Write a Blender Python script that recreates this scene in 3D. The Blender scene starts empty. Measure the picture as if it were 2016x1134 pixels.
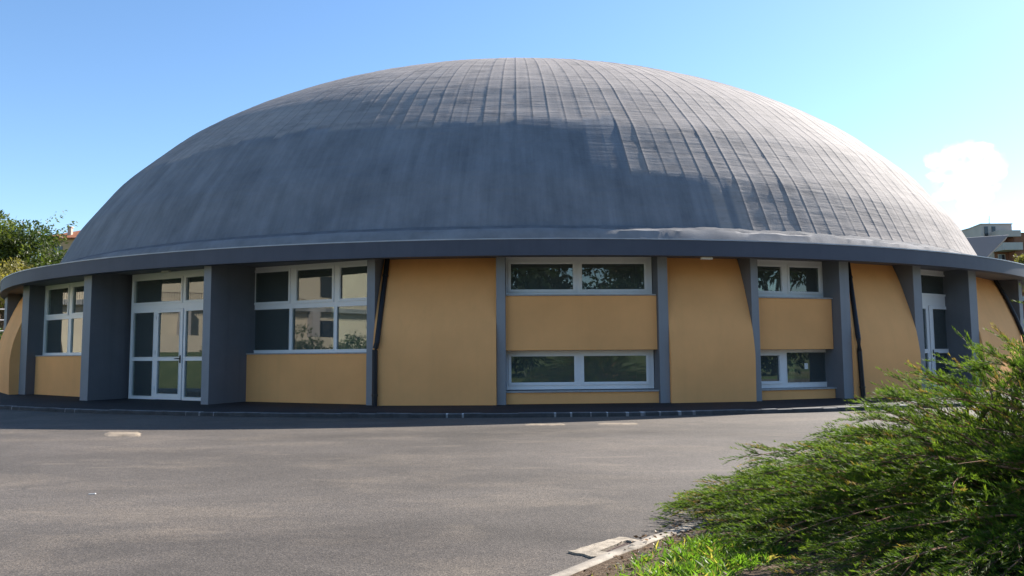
import bpy, math, random
import numpy as np
from mathutils import Vector, Matrix
rnd = random.Random(7)
rng = np.random.default_rng(11)
sc = bpy.context.scene
COL = sc.collection
rad = math.radians

# ------------------------------------------------------------------ camera (solved from the photograph)
CAM = Vector((0.0, -36.8056, 1.0859))
RR = Vector((0.9999461, 0.0070858, -0.0075864))
UU = Vector((0.0081626, -0.0851893, 0.9963313))
FF = Vector((-0.0064135, 0.9963396, 0.0852426))
FPX = 1523.0
cd = bpy.data.cameras.new('camera'); cam = bpy.data.objects.new('camera', cd); COL.objects.link(cam)
cam.matrix_world = Matrix(((RR.x, UU.x, -FF.x, CAM.x), (RR.y, UU.y, -FF.y, CAM.y), (RR.z, UU.z, -FF.z, CAM.z), (0, 0, 0, 1)))
cd.sensor_width = 36; cd.lens = 36 * FPX / 2016; cd.clip_start = .05; cd.clip_end = 6000
sc.camera = cam

def at(px, py, depth):                       # survey point: photograph pixel + distance -> world
    d = RR * ((px - 1008) / FPX) + UU * (-(py - 567) / FPX) + FF
    return CAM + d * depth

def lot_z(x, y):
    r = math.hypot(x, y)
    return -.12 - .0165 * min(max(r - 22.55, 0), 22) + .04 * max(0, 1 - max(0, r - 22.4) / 2.2)

# ------------------------------------------------------------------ materials
def newmat(name):
    m = bpy.data.materials.new(name); m.use_nodes = True
    nt = m.node_tree; nt.nodes.clear()
    out = nt.nodes.new('ShaderNodeOutputMaterial')
    return m, nt, out

def N(nt, t, **kw):
    n = nt.nodes.new(t)
    for k, v in kw.items():
        if k.startswith('i_'):
            n.inputs[k[2:].replace('_', ' ')].default_value = v
        elif k.startswith('n_'):
            n.inputs[int(k[2:])].default_value = v
        else:
            setattr(n, k, v)
    return n

def ramp(nt, fac, stops):
    r = nt.nodes.new('ShaderNodeValToRGB')
    e = r.color_ramp.elements
    while len(e) < len(stops): e.new(.5)
    for i, (p, c) in enumerate(stops):
        e[i].position = p; e[i].color = (*c, 1) if len(c) == 3 else c
    nt.links.new(fac, r.inputs[0]); return r.outputs[0]

def mixc(nt, fac, a, b, mode='MIX'):
    m = nt.nodes.new('ShaderNodeMix'); m.data_type = 'RGBA'; m.blend_type = mode
    for s, v in ((m.inputs[0], fac), (m.inputs[6], a), (m.inputs[7], b)):
        if hasattr(v, 'is_linked'): nt.links.new(v, s)
        elif isinstance(v, (int, float)): s.default_value = v
        else: s.default_value = (*v, 1) if len(v) == 3 else v
    return m.outputs[2]

def mathn(nt, op, a, b=None, c=None):
    m = nt.nodes.new('ShaderNodeMath'); m.operation = op
    for i, v in enumerate((a, b, c)):
        if v is None: continue
        if hasattr(v, 'is_linked'): nt.links.new(v, m.inputs[i])
        else: m.inputs[i].default_value = v
    return m.outputs[0]

def noise(nt, vec, scale, detail=4, rough=.55, dist=0.):
    n = N(nt, 'ShaderNodeTexNoise', i_Scale=scale, i_Detail=detail, i_Roughness=rough, i_Distortion=dist)
    if vec is not None: nt.links.new(vec, n.inputs['Vector'])
    return n.outputs[0]

def mapping(nt, vec, scale=(1, 1, 1), rot=(0, 0, 0)):
    m = N(nt, 'ShaderNodeMapping'); m.inputs['Scale'].default_value = scale; m.inputs['Rotation'].default_value = rot
    nt.links.new(vec, m.inputs[0]); return m.outputs[0]

def principled(nt, out, col, rough=.7, spec=.4, bump=None, bstr=.3, bdist=.01, metal=0.):
    p = N(nt, 'ShaderNodeBsdfPrincipled')
    for s, v in ((p.inputs['Base Color'], col), (p.inputs['Roughness'], rough)):
        if hasattr(v, 'is_linked'): nt.links.new(v, s)
        elif isinstance(v, (int, float)): s.default_value = v
        else: s.default_value = (*v, 1)
    p.inputs['Specular IOR Level'].default_value = spec
    p.inputs['Metallic'].default_value = metal
    if bump is not None:
        b = N(nt, 'ShaderNodeBump'); b.inputs['Strength'].default_value = bstr; b.inputs['Distance'].default_value = bdist
        nt.links.new(bump, b.inputs['Height']); nt.links.new(b.outputs[0], p.inputs['Normal'])
    nt.links.new(p.outputs[0], out.inputs[0]); return p

def paint(name, c, rough=.7, spec=.35, var=.12, scale=1.6, fine=60, bstr=.15, bdist=.004, streak=0.):
    """painted / rendered surface: cloudy variation, fine grain bump, faint vertical streaks"""
    m, nt, out = newmat(name)
    tc = N(nt, 'ShaderNodeTexCoord').outputs['Object']
    n1 = noise(nt, tc, scale, 5, .6)
    n2 = noise(nt, tc, fine, 3, .6)
    lo = tuple(x * (1 - var) for x in c); hi = tuple(min(1, x * (1 + var)) for x in c)
    col = ramp(nt, n1, [(.3, lo), (.7, hi)])
    if streak:
        n3 = noise(nt, mapping(nt, tc, (5, 5, .25)), 1.0, 5, .65)
        col = mixc(nt, mathn(nt, 'MULTIPLY', ramp(nt, n3, [(.5, (0, 0, 0)), (.75, (1, 1, 1))]), streak), col, tuple(x * .6 for x in c))
    principled(nt, out, col, rough, spec, n2, bstr, bdist)
    return m

M = {}
M['tan'] = paint('tan_render', (.90, .445, .168), .85, .2, .07, .8, 90, .25, .003, .10)
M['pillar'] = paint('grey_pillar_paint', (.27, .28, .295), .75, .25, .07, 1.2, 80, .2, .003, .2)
M['pillar_side'] = paint('dark_pillar_side', (.165, .17, .185), .8, .2, .08, 1.2, 80, .2, .003, .25)  # darker tone for the pillar cheeks
M['hem'] = paint('hem_coating', (.15, .15, .155), .9, .08, .2, 2.2, 40, .6, .012, .4)
M['fascia'] = paint('slate_fascia_paint', (.082, .088, .112), .65, .3, .10, 1.0, 50, .12, .003, .25)
M['soffit'] = paint('soffit_paint', (.20, .20, .205), .8, .2, .06)
M['white'] = paint('white_frame', (.80, .80, .80), .38, .5, .03, 2, 200, .03, .001)
M['sill'] = paint('stone_sill', (.40, .38, .36), .6, .35, .12, 9, 120)
M['pipe'] = paint('dark_pipe', (.014, .014, .018), .5, .35, .1)
M['black'] = paint('black_plastic', (.012, .012, .013), .35, .5, .1)
M['lampw'] = paint('lamp_plastic', (.72, .68, .6), .4, .5, .03)
M['inner'] = paint('inner_plaster', (.30, .30, .29), .9, .1, .05)
M['flash'] = paint('flashing', (.42, .43, .45), .45, .5, .1, 4)
M['concrete'] = paint('old_concrete', (.33, .285, .225), .9, .2, .4, 14, 160, .7, .006)
M['cover'] = paint('worn_cover', (.235, .195, .15), .9, .15, .25, 9, 120, .5, .004)
M['iron'] = paint('rusty_iron', (.085, .055, .045), .75, .4, .35, 20, 120, .5, .003)
M['paper'] = paint('paper', (.8, .8, .78), .8, .2, .03)
M['chim'] = paint('chimney_plaster', (.42, .34, .29), .9, .1, .15, 3)
M['ochre'] = paint('ochre_plaster', (.42, .29, .17), .9, .1, .1, 1)
M['beige'] = paint('beige_plaster', (.62, .53, .40), .9, .1, .06, .5)
M['greywall'] = paint('pale_block_plaster', (.40, .365, .345), .9, .1, .08, .5)
M['balc'] = paint('balcony_plaster', (.36, .355, .35), .9, .1, .08, 1)
M['darkglass'] = paint('far_glass', (.03, .035, .045), .1, .6, .2)
M['sail'] = paint('porch_cladding', (.22, .22, .24), .55, .4, .05, .7)
M['bark'] = paint('bark', (.12, .085, .06), .9, .1, .3, 9, 60, .8, .02)
M['juniper_wood'] = paint('juniper_wood', (.30, .165, .10), .85, .15, .35, 18, 160, .5, .004)

def brick(name):
    m, nt, out = newmat(name)
    tc = N(nt, 'ShaderNodeTexCoord').outputs['Object']
    n = noise(nt, mapping(nt, tc, (1, 1, 6)), 3, 4)
    principled(nt, out, ramp(nt, n, [(.3, (.15, .075, .05)), (.7, (.24, .12, .08))]), .9, .1)
    return m
M['brick'] = brick('brown_brick')

def tiles():
    m, nt, out = newmat('terracotta_tiles')
    tc = N(nt, 'ShaderNodeTexCoord').outputs['Object']
    w = N(nt, 'ShaderNodeTexWave', i_Scale=1.6, i_Distortion=1.5); nt.links.new(tc, w.inputs[0])
    n = noise(nt, tc, 2.5, 5)
    c = ramp(nt, n, [(.3, (.23, .085, .045)), (.7, (.42, .18, .10))])
    principled(nt, out, mixc(nt, .35, c, w.outputs[0], 'MULTIPLY'), .9, .1, w.outputs[0], .6, .05)
    return m
M['tiles'] = tiles()

def dome_mat():
    m, nt, out = newmat('roof_membrane')
    uv = N(nt, 'ShaderNodeUVMap'); uv.uv_map = 'UVMap'; u = uv.outputs[0]       # u: metres round, v: metres up the slope
    big = noise(nt, u, .35, 5, .6)
    lap = noise(nt, mapping(nt, u, (.55, 3.6, 1)), 1.0, 5, .62)                   # horizontal laps and trowel marks
    strk = noise(nt, mapping(nt, u, (3.2, .16, 1)), 1.0, 6, .7)                   # runs of dirt down the slope
    fine = noise(nt, u, 26, 4, .65)
    c = ramp(nt, lap, [(.28, (.160, .153, .150)), (.5, (.215, .205, .200)), (.74, (.275, .262, .254))])
    c = mixc(nt, .55, c, ramp(nt, big, [(.3, (.165, .16, .162)), (.72, (.262, .25, .243))]))
    c = mixc(nt, mathn(nt, 'MULTIPLY', ramp(nt, strk, [(.5, (0, 0, 0)), (.72, (1, 1, 1))]), .42), c, (.105, .104, .108))
    c = mixc(nt, mathn(nt, 'MULTIPLY', ramp(nt, noise(nt, mapping(nt, u, (5.5, .3, 1)), 1.0, 5, .7), [(.58, (0, 0, 0)), (.8, (1, 1, 1))]), .35), c, (.34, .335, .33))
    at_ = N(nt, 'ShaderNodeVertexColor'); at_.layer_name = 'shade_zone'; ct = at_.outputs[0]
    sx = N(nt, 'ShaderNodeSeparateXYZ'); nt.links.new(u, sx.inputs[0])
    fr_ = mathn(nt, 'FRACT', mathn(nt, 'MULTIPLY_ADD', sx.outputs[0], 246 / (2 * math.pi * 15.), 123.0))
    seam = ramp(nt, fr_, [(.0, (.55, .55, .55)), (.05, (1, 1, 1)), (.085, (.6, .6, .6)), (.13, (0, 0, 0))])
    seam = mathn(nt, 'MULTIPLY', seam, mathn(nt, 'MULTIPLY_ADD', big, .9, .15))
    c = mixc(nt, mathn(nt, 'MULTIPLY', seam, .62), c, (.072, .068, .068))
    blot = noise(nt, mapping(nt, u, (.9, .55, 1)), 1.0, 7, .68)
    shade_tone = ramp(nt, mathn(nt, 'MULTIPLY_ADD', strk, .45, mathn(nt, 'MULTIPLY', blot, .55)), [(.32, (.105, .110, .122)), (.47, (.172, .178, .191)), (.60, (.225, .230, .244))])
    c = mixc(nt, 1., c, (1.40, 1.32, 1.26), 'MULTIPLY')
    dk = ramp(nt, noise(nt, mapping(nt, u, (1.1, 1.6, 1)), 1.0, 6, .7), [(.50, (0, 0, 0)), (.64, (1, 1, 1))])
    c = mixc(nt, mathn(nt, 'MULTIPLY', dk, .45), c, (.135, .128, .126))
    c = mixc(nt, ct, c, shade_tone)  # bluish shade tone painted over the membrane on the dome's shadow side
    h = mathn(nt, 'ADD', mathn(nt, 'MULTIPLY', lap, 1.0), mathn(nt, 'MULTIPLY', fine, .12))
    principled(nt, out, c, .85, .16, h, .85, .035)
    return m
M['dome'] = dome_mat()
M['skirt'] = paint('skirt_coating', (.225, .22, .22), .9, .1, .2, 1.1, 40, .5, .012, .3)

def asphalt(name, base, dust, grain=1.):
    m, nt, out = newmat(name)
    tc = N(nt, 'ShaderNodeTexCoord').outputs['Object']
    big = noise(nt, mapping(nt, tc, (.22, .42, 1), (0, 0, .35)), 1.0, 6, .66, .6)
    mid = noise(nt, mapping(nt, tc, (.55, 1.2, 1), (0, 0, .42)), 1.0, 6, .65, .3)
    rough_patch = noise(nt, tc, 2.3, 5, .7)
    v = N(nt, 'ShaderNodeTexVoronoi', i_Scale=100.0); nt.links.new(tc, v.inputs['Vector'])
    g = noise(nt, tc, 130, 2, .7)
    c = ramp(nt, big, [(.3, tuple(x * .62 for x in base)), (.7, tuple(x * 1.5 for x in base))])
    c = mixc(nt, mathn(nt, 'MULTIPLY', ramp(nt, mid, [(.5, (0, 0, 0)), (.74, (1, 1, 1))]), .5), c, dust)
    c = mixc(nt, mathn(nt, 'MULTIPLY', ramp(nt, rough_patch, [(.55, (0, 0, 0)), (.8, (1, 1, 1))]), .35), c, tuple(x * .55 for x in base))
    sp = ramp(nt, v.outputs['Color'], [(.12, (.36, .36, .37)), (.55, (.97, .97, .96)), (.93, (1.8, 1.76, 1.68))])
    c = mixc(nt, grain * .85, c, sp, 'MULTIPLY')
    if grain > .7:                             # a few hairline cracks and oil spots
        wp = N(nt, 'ShaderNodeMix'); wp.data_type = 'VECTOR'; wp.inputs[0].default_value = .12
        nz = N(nt, 'ShaderNodeTexNoise', i_Scale=1.3, i_Detail=5.); nt.links.new(tc, nz.inputs['Vector'])
        va = N(nt, 'ShaderNodeVectorMath', operation='MULTIPLY_ADD'); va.inputs[1].default_value = (.9, .9, .9); nt.links.new(nz.outputs['Color'], va.inputs[0]); nt.links.new(tc, va.inputs[2])
        vc = N(nt, 'ShaderNodeTexVoronoi', i_Scale=.17); vc.feature = 'DISTANCE_TO_EDGE'; nt.links.new(va.outputs[0], vc.inputs['Vector'])
        ck = mathn(nt, 'MULTIPLY', ramp(nt, vc.outputs['Distance'], [(.0, (1, 1, 1)), (.0035, (0, 0, 0))]), ramp(nt, noise(nt, tc, .35, 3), [(.5, (0, 0, 0)), (.62, (1, 1, 1))]))
        c = mixc(nt, mathn(nt, 'MULTIPLY', ck, .55), c, (.03, .028, .026))
        oil = ramp(nt, noise(nt, tc, .9, 3, .5), [(.66, (0, 0, 0)), (.74, (1, 1, 1))])
        c = mixc(nt, mathn(nt, 'MULTIPLY', oil, .45), c, tuple(x * .5 for x in base))
        pale = ramp(nt, noise(nt, mapping(nt, tc, (.55, 2.6, 1), (0, 0, .3)), 1.0, 4, .6), [(.63, (0, 0, 0)), (.74, (1, 1, 1))])
        c = mixc(nt, mathn(nt, 'MULTIPLY', pale, .5), c, tuple(x * 1.15 for x in dust))
    hgt = mathn(nt, 'ADD', v.outputs['Distance'], mathn(nt, 'MULTIPLY', g, .6))
    p_ = principled(nt, out, c, .75, .25, hgt, .55 * grain, .006)
    if grain > .7:                             # dust: pale at grazing angles
        p_.inputs['Sheen Weight'].default_value = .045; p_.inputs['Sheen Roughness'].default_value = .55; p_.inputs['Sheen Tint'].default_value = (1, .9, .78, 1)
    return m
M['lot'] = asphalt('lot_asphalt', (.069, .060, .053), (.165, .135, .105), .85)
M['fresh'] = asphalt('fresh_asphalt', (.020, .020, .022), (.028, .028, .03), .6)

def ground_mat():
    m, nt, out = newmat('earth_and_grass')
    tc = N(nt, 'ShaderNodeTexCoord').outputs['Object']
    n = noise(nt, tc, .08, 6, .6)
    c = ramp(nt, n, [(.35, (.06, .095, .025)), (.6, (.12, .13, .05)), (.8, (.17, .14, .09))])
    principled(nt, out, c, .95, .1, noise(nt, tc, 5, 4), .5, .05)
    return m
M['ground'] = ground_mat()

def lawn_mat():
    m, nt, out = newmat('lawn_turf')
    tc = N(nt, 'ShaderNodeTexCoord').outputs['Object']
    c = ramp(nt, noise(nt, tc, 1.4, 6, .65), [(.3, (.06, .095, .03)), (.7, (.13, .155, .055))])
    principled(nt, out, c, .95, .1, noise(nt, tc, 40, 3), .8, .04)
    return m
M['lawn'] = lawn_mat()

def soil_mat():
    m, nt, out = newmat('dry_soil')
    tc = N(nt, 'ShaderNodeTexCoord').outputs['Object']
    c = ramp(nt, noise(nt, tc, 30, 6, .7), [(.3, (.055, .038, .026)), (.55, (.13, .095, .065)), (.75, (.24, .19, .14))])
    principled(nt, out, c, .95, .1, noise(nt, tc, 45, 5, .7), 1., .02)
    return m
M['soil'] = soil_mat()

def kerb_mat():
    m, nt, out = newmat('kerb_concrete')
    a = N(nt, 'ShaderNodeVertexColor'); a.layer_name = 'Col'
    tc = N(nt, 'ShaderNodeTexCoord').outputs['Object']
    c = mixc(nt, .6, a.outputs[0], ramp(nt, noise(nt, tc, 6, 5, .7), [(.3, (.3, .3, .3)), (.7, (1.3, 1.3, 1.3))]), 'MULTIPLY')
    principled(nt, out, c, .85, .25, noise(nt, tc, 60, 4), .5, .005)
    return m
M['kerb'] = kerb_mat()

def leaf_mat(name, trans=.45, rough=.5, spec=.35, tmul=(1.5, 1.55, .7)):
    m, nt, out = newmat(name)
    a = N(nt, 'ShaderNodeVertexColor'); a.layer_name = 'Col'
    p = N(nt, 'ShaderNodeBsdfPrincipled'); nt.links.new(a.outputs[0], p.inputs['Base Color'])
    p.inputs['Roughness'].default_value = rough; p.inputs['Specular IOR Level'].default_value = spec
    t = N(nt, 'ShaderNodeBsdfTranslucent'); nt.links.new(mixc(nt, 1., a.outputs[0], tmul, 'MULTIPLY'), t.inputs[0])
    mx = N(nt, 'ShaderNodeMixShader', n_0=trans); nt.links.new(p.outputs[0], mx.inputs[1]); nt.links.new(t.outputs[0], mx.inputs[2])
    nt.links.new(mx.outputs[0], out.inputs[0]); return m
M['juniper'] = leaf_mat('juniper_needles', .42, .62, .18)
M['leaf'] = leaf_mat('tree_leaves', .4)
M['grass'] = leaf_mat('grass_blades', .5)
M['litterleaf'] = leaf_mat('dry_leaves', .15, .8, .1, (1, 1, 1))

def glass_mat():
    m, nt, out = newmat('window_glass')
    f = N(nt, 'ShaderNodeFresnel', i_IOR=1.62)
    k = mathn(nt, 'MULTIPLY_ADD', f.outputs[0], 1.2, .03)
    g = N(nt, 'ShaderNodeBsdfGlossy', i_Roughness=.012); g.inputs[0].default_value = (.92, .96, .95, 1)
    tc = N(nt, 'ShaderNodeTexCoord').outputs['Object']
    b = N(nt, 'ShaderNodeBump', i_Strength=.035, i_Distance=.02); nt.links.new(noise(nt, tc, 1.1, 1), b.inputs['Height']); nt.links.new(b.outputs[0], g.inputs['Normal'])
    t = N(nt, 'ShaderNodeBsdfTransparent'); t.inputs[0].default_value = (.55, .63, .60, 1)
    df = N(nt, 'ShaderNodeBsdfDiffuse'); df.inputs[0].default_value = (.22, .26, .255, 1)
    mt = N(nt, 'ShaderNodeMixShader', n_0=.27); nt.links.new(t.outputs[0], mt.inputs[1]); nt.links.new(df.outputs[0], mt.inputs[2])
    mx = N(nt, 'ShaderNodeMixShader'); nt.links.new(k, mx.inputs[0]); nt.links.new(mt.outputs[0], mx.inputs[1]); nt.links.new(g.outputs[0], mx.inputs[2])
    nt.links.new(mx.outputs[0], out.inputs[0]); return m
M['glass'] = glass_mat()

def cloud_mat():
    m, nt, out = newmat('cloud_vapour')
    v = N(nt, 'ShaderNodeVolumePrincipled'); v.inputs['Color'].default_value = (1, 1, 1, 1); v.inputs['Anisotropy'].default_value = .55
    tc = N(nt, 'ShaderNodeTexCoord').outputs['Object']
    n = noise(nt, tc, .09, 5, .6)
    nt.links.new(ramp(nt, n, [(.40, (0, 0, 0)), (.68, (.022, .022, .022))]), v.inputs['Density'])
    nt.links.new(v.outputs[0], out.inputs['Volume']); return m
M['cloud'] = cloud_mat()

# ------------------------------------------------------------------ mesh helpers
def tag(o, label=None, cat=None, group=None, kind=None):
    if label: o['label'] = label
    if cat: o['category'] = cat
    if group: o['group'] = group
    if kind: o['kind'] = kind
    return o

def empty(name, loc=(0, 0, 0)):
    o = bpy.data.objects.new(name, None); o.location = loc; o.empty_display_size = .3; COL.objects.link(o); return o

def link(name, me, parent=None):
    o = bpy.data.objects.new(name, me); COL.objects.link(o)
    if parent is not None:
        o.parent = parent
        q = parent; off = Vector((0, 0, 0))
        while q is not None: off += q.location; q = q.parent
        if off.length: o.location = -off
    return o

class MB:
    def __init__(s): s.v = []; s.f = []
    def add(s, vs, fs):
        b = len(s.v); s.v += [tuple(p) for p in vs]; s.f += [tuple(i + b for i in f) for f in fs]
    def prism(s, bottom, top):                      # two matching loops
        n = len(bottom)
        s.add(list(bottom) + list(top), [tuple(range(n))[::-1], tuple(range(n, 2 * n))] + [(i, (i + 1) % n, n + (i + 1) % n, n + i) for i in range(n)])
    def plan(s, poly, z0, z1):                      # plan polygon (ccw) extruded
        s.prism([(x, y, z0) for x, y in poly], [(x, y, z1) for x, y in poly])
    def box(s, o, ux, uy, uz):                      # corner + three edge vectors
        o = Vector(o); ux = Vector(ux); uy = Vector(uy); uz = Vector(uz)
        s.prism([o, o + ux, o + ux + uy, o + uy], [o + uz, o + ux + uz, o + ux + uy + uz, o + uy + uz])
    def tube(s, pts, r, n=8, caps=True):
        pts = [Vector(p) for p in pts]; rs = r if isinstance(r, (list, tuple)) else [r] * len(pts)
        rings = []; ref = Vector((0, 0, 1))
        for i, p in enumerate(pts):
            d = (pts[min(i + 1, len(pts) - 1)] - pts[max(i - 1, 0)]).normalized()
            a = d.cross(ref)
            if a.length < .05: a = d.cross(Vector((1, 0, 0)))
            a.normalize(); b = d.cross(a)
            rings.append([p + a * (rs[i] * math.cos(2 * math.pi * k / n)) + b * (rs[i] * math.sin(2 * math.pi * k / n)) for k in range(n)])
        vs = [q for rg in rings for q in rg]; fs = []
        for i in range(len(pts) - 1):
            for k in range(n):
                fs.append((i * n + k, i * n + (k + 1) % n, (i + 1) * n + (k + 1) % n, (i + 1) * n + k))
        if caps: fs += [tuple(range(n)), tuple(range((len(pts) - 1) * n, len(pts) * n))[::-1]]
        s.add(vs, fs)
    def build(s, name, m, parent=None, smooth=False, bevel=0.):
        me = bpy.data.meshes.new(name); me.from_pydata(s.v, [], s.f); me.update()
        import bmesh
        bm = bmesh.new(); bm.from_mesh(me)
        if bevel: bmesh.ops.bevel(bm, geom=[e for e in bm.edges if len(e.link_faces) == 2 and e.calc_face_angle() > .5], offset=bevel, segments=2, affect='EDGES', profile=.6)
        bmesh.ops.recalc_face_normals(bm, faces=bm.faces); bm.to_mesh(me); bm.free()
        me.materials.append(m)
        if smooth:
            me.polygons.foreach_set('use_smooth', [True] * len(me.polygons))
            me.set_sharp_from_angle(angle=rad(40))
        return link(name, me, parent)

def quads_mesh(name, V, F, m, parent=None, col=None, smooth=False):
    """big array mesh; V (n,3), F (m,k), optional per-vertex colour"""
    V = np.asarray(V, np.float32); F = np.asarray(F, np.int32); k = F.shape[1]
    me = bpy.data.meshes.new(name)
    me.vertices.add(len(V)); me.vertices.foreach_set('co', V.ravel())
    me.loops.add(F.size); me.loops.foreach_set('vertex_index', F.ravel())
    me.polygons.add(len(F)); me.polygons.foreach_set('loop_start', np.arange(0, F.size, k, dtype=np.int32))
    if smooth: me.polygons.foreach_set('use_smooth', np.ones(len(F), bool))
    me.update(calc_edges=True)
    if col is not None:
        ca = me.color_attributes.new('Col', 'FLOAT_COLOR', 'POINT')
        c4 = np.ones((len(V), 4), np.float32); c4[:, :3] = col; ca.data.foreach_set('color', c4.ravel())
    me.materials.append(m); me.validate()
    return link(name, me, parent)

def blades(P, D, L, W, C, bend=None):
    """diamond leaves: base points P, unit directions D, lengths L, widths W, colours C"""
    n = len(P)
    r = rng.normal(size=(n, 3)); S = np.cross(D, r); S /= np.linalg.norm(S, axis=1)[:, None] + 1e-9
    mid = P + D * (L * .45)[:, None]; tip = P + D * L[:, None]
    if bend is not None: tip = tip + bend; mid = mid + bend * .3
    V = np.stack([P, mid + S * (W / 2)[:, None], tip, mid - S * (W / 2)[:, None]], 1).reshape(-1, 3)
    F = np.arange(4 * n).reshape(n, 4)
    return V, F, np.repeat(C, 4, 0)

def pol(th, r): a = rad(th); return Vector((r * math.sin(a), -r * math.cos(a)))

# ------------------------------------------------------------------ ground, car park, pavement
def polar_sheet(name, rs, zf, m, th0=-180, th1=180, n=240, kind='structure'):
    V = []; F = []
    for r in rs:
        for k in range(n + 1):
            p = pol(th0 + (th1 - th0) * k / n, r); V.append((p.x, p.y, zf(p.x, p.y)))
    for i in range(len(rs) - 1):
        for k in range(n):
            a = i * (n + 1) + k; F.append((a, a + 1, a + n + 2, a + n + 1))
    o = quads_mesh(name, V, F, m); o.data.flip_normals() if o.data.polygons[0].normal.z < 0 else None
    return tag(o, kind=kind)

mb = MB(); S = 2500
mb.add([(-S, -S, -.62), (S, -S, -.62), (S, S, -.62), (-S, S, -.62)], [(0, 1, 2, 3)])
tag(mb.build('ground', M['ground']), kind='structure')
polar_sheet('car_park', [22.34, 23.2, 25, 28, 31, 35, 40, 46], lot_z, M['lot'])
polar_sheet('pavement', [17.2, 19, 20.5, 22.25], lambda x, y: 0., M['fresh'])

# kerb round the pavement: one strip with mortar-smeared joints
V = []; F = []; C = []
n = 420; d = 360 / n
for k in range(n):
    t0 = -180 + k * d
    light = rnd.random() < .18
    wj = rnd.choice((.12, .16, .22, .34))
    cuts = [0, wj * .5, 1 - wj * .5, 1] if light else [0, .006, .994, 1]
    wob = rnd.uniform(-.006, .006)
    base = rnd.uniform(.095, .118)
    for j in range(3):
        a, b = t0 + d * cuts[j], t0 + d * cuts[j + 1]
        edge = j != 1
        cc = rnd.uniform(.22, .5) if (light and edge) else (.095 if edge else base)
        ps = []
        for r, z in ((22.365, -.16), (22.365, -.012 + wob), (22.35, wob), (22.245, wob), (22.245, -.1)):
            for t in (a, b):
                p = pol(t, r); ps.append((p.x, p.y, z))
        o = len(V); V += ps
        for q in range(5):
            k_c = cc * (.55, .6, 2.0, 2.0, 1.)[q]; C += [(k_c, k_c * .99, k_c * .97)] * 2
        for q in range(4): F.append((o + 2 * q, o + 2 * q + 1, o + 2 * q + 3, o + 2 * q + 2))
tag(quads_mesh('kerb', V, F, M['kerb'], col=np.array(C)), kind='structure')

# ------------------------------------------------------------------ the domed hall
hall = empty('domed_hall')
tag(hall, 'round sports hall under a grey ribbed dome with orange curved wall panels', 'building')

AX, ZC, CZ = 19.377, 1.754, 11.51
def eave_r(th):                                   # the eave runs a little tighter at its far end
    t = min(1, max(0, (-th - 40) / 17)); t = t * t * (3 - 2 * t)
    return 20.714 - .16 * t if th < 0 else 20.714

# dome: conical bands between rings on the ellipsoid, welded sheets with raised laps
def ell_r(z): return AX * math.sqrt(max(0, 1 - ((z - ZC) / CZ) ** 2))
zr = [3.93, 4.25, 5.42, 7.08, 8.62] + [ZC + CZ * math.sin(rad(a)) for a in range(39, 88, 3)]
prof = [(ell_r(z), z) for z in zr] + [(.02, 13.262)]
prof[0] = (19.09, 3.88)
# refine + slight rounding of the ring creases
fine = []
for i in range(len(prof) - 1):
    a, b = Vector(prof[i]), Vector(prof[i + 1]); m_ = max(2, int((b - a).length / .16))
    for k in range(m_): fine.append(a.lerp(b, k / m_))
fine.append(Vector(prof[-1]))
for _ in range(3):
    fine = [fine[0]] + [fine[i] * .5 + (fine[i - 1] + fine[i + 1]) * .25 for i in range(1, len(fine) - 1)] + [fine[-1]]
PR = np.array([(p.x, p.y) for p in fine]); NR = len(PR)
tan_ = np.gradient(PR, axis=0); tan_ /= np.linalg.norm(tan_, axis=1)[:, None]
nrm = np.stack([tan_[:, 1], -tan_[:, 0]], 1)
arc = np.concatenate([[0], np.cumsum(np.linalg.norm(np.diff(PR, axis=0), axis=1))])
NS = 246                                           # sheets round the dome
offs = np.array([0, .05, .10, .17, .32, .5, .7, .88])    # samples across a sheet
hseam = np.array([.0, .0075, .0045, .0018, .0005, .0, .0, .0])
thetas = []; hs = []; sid = []
for s_ in range(NS):
    for q, o_ in enumerate(offs):
        thetas.append(-180 + (s_ + o_) * 360 / NS); hs.append(hseam[q]); sid.append(s_)
thetas = np.array(thetas); hs = np.array(hs); sid = np.array(sid); NT = len(thetas)
sheet_amp = rng.uniform(.45, 1.25, NS); sheet_off = rng.normal(0, .0025, NS)
bank = [(rng.uniform(.12, 2.6), rng.uniform(.5, 7.), rng.uniform(0, 6.28), rng.uniform(.4, 1)) for _ in range(26)]
U = np.radians(thetas)[None, :] * 15.; A_ = arc[:, None]
wav = np.zeros((NR, NT))
for fu, fv, ph, am in bank:
    wav += am * np.sin(U * fu + A_ * fv + ph + .8 * np.sin(A_ * .9 + ph)) / (1 + .35 * fv)
ringstep = np.zeros((NR, NT))                      # each sheet is lapped at its own heights
for s_ in range(NS):
    ks = np.where(sid == s_)[0]; p0 = rng.uniform(0, 1.1); ln = rng.uniform(.9, 1.25)
    ringstep[:, ks] = (((arc + p0) / ln) % 1.0)[:, None] * .006
fade = np.clip((PR[:, 0] - 1.5) / 5, 0, 1)[:, None]
# front left, low down: shadow side painted into the colour, sheet relief flattened
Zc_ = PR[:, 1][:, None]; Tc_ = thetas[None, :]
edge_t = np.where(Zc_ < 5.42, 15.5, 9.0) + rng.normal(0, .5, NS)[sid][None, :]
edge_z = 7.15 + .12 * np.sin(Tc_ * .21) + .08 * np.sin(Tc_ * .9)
shade_zone = ((Tc_ < edge_t) & (Tc_ > -125) & (Zc_ < edge_z)).astype(float)
disp = (hs[None, :] * sheet_amp[sid][None, :] + wav * .0016 + ringstep + sheet_off[sid][None, :]) * fade * (1 - .8 * shade_zone)
rr = PR[:, 0:1] + nrm[:, 0:1] * disp; zz = PR[:, 1:2] + nrm[:, 1:2] * disp
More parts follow.
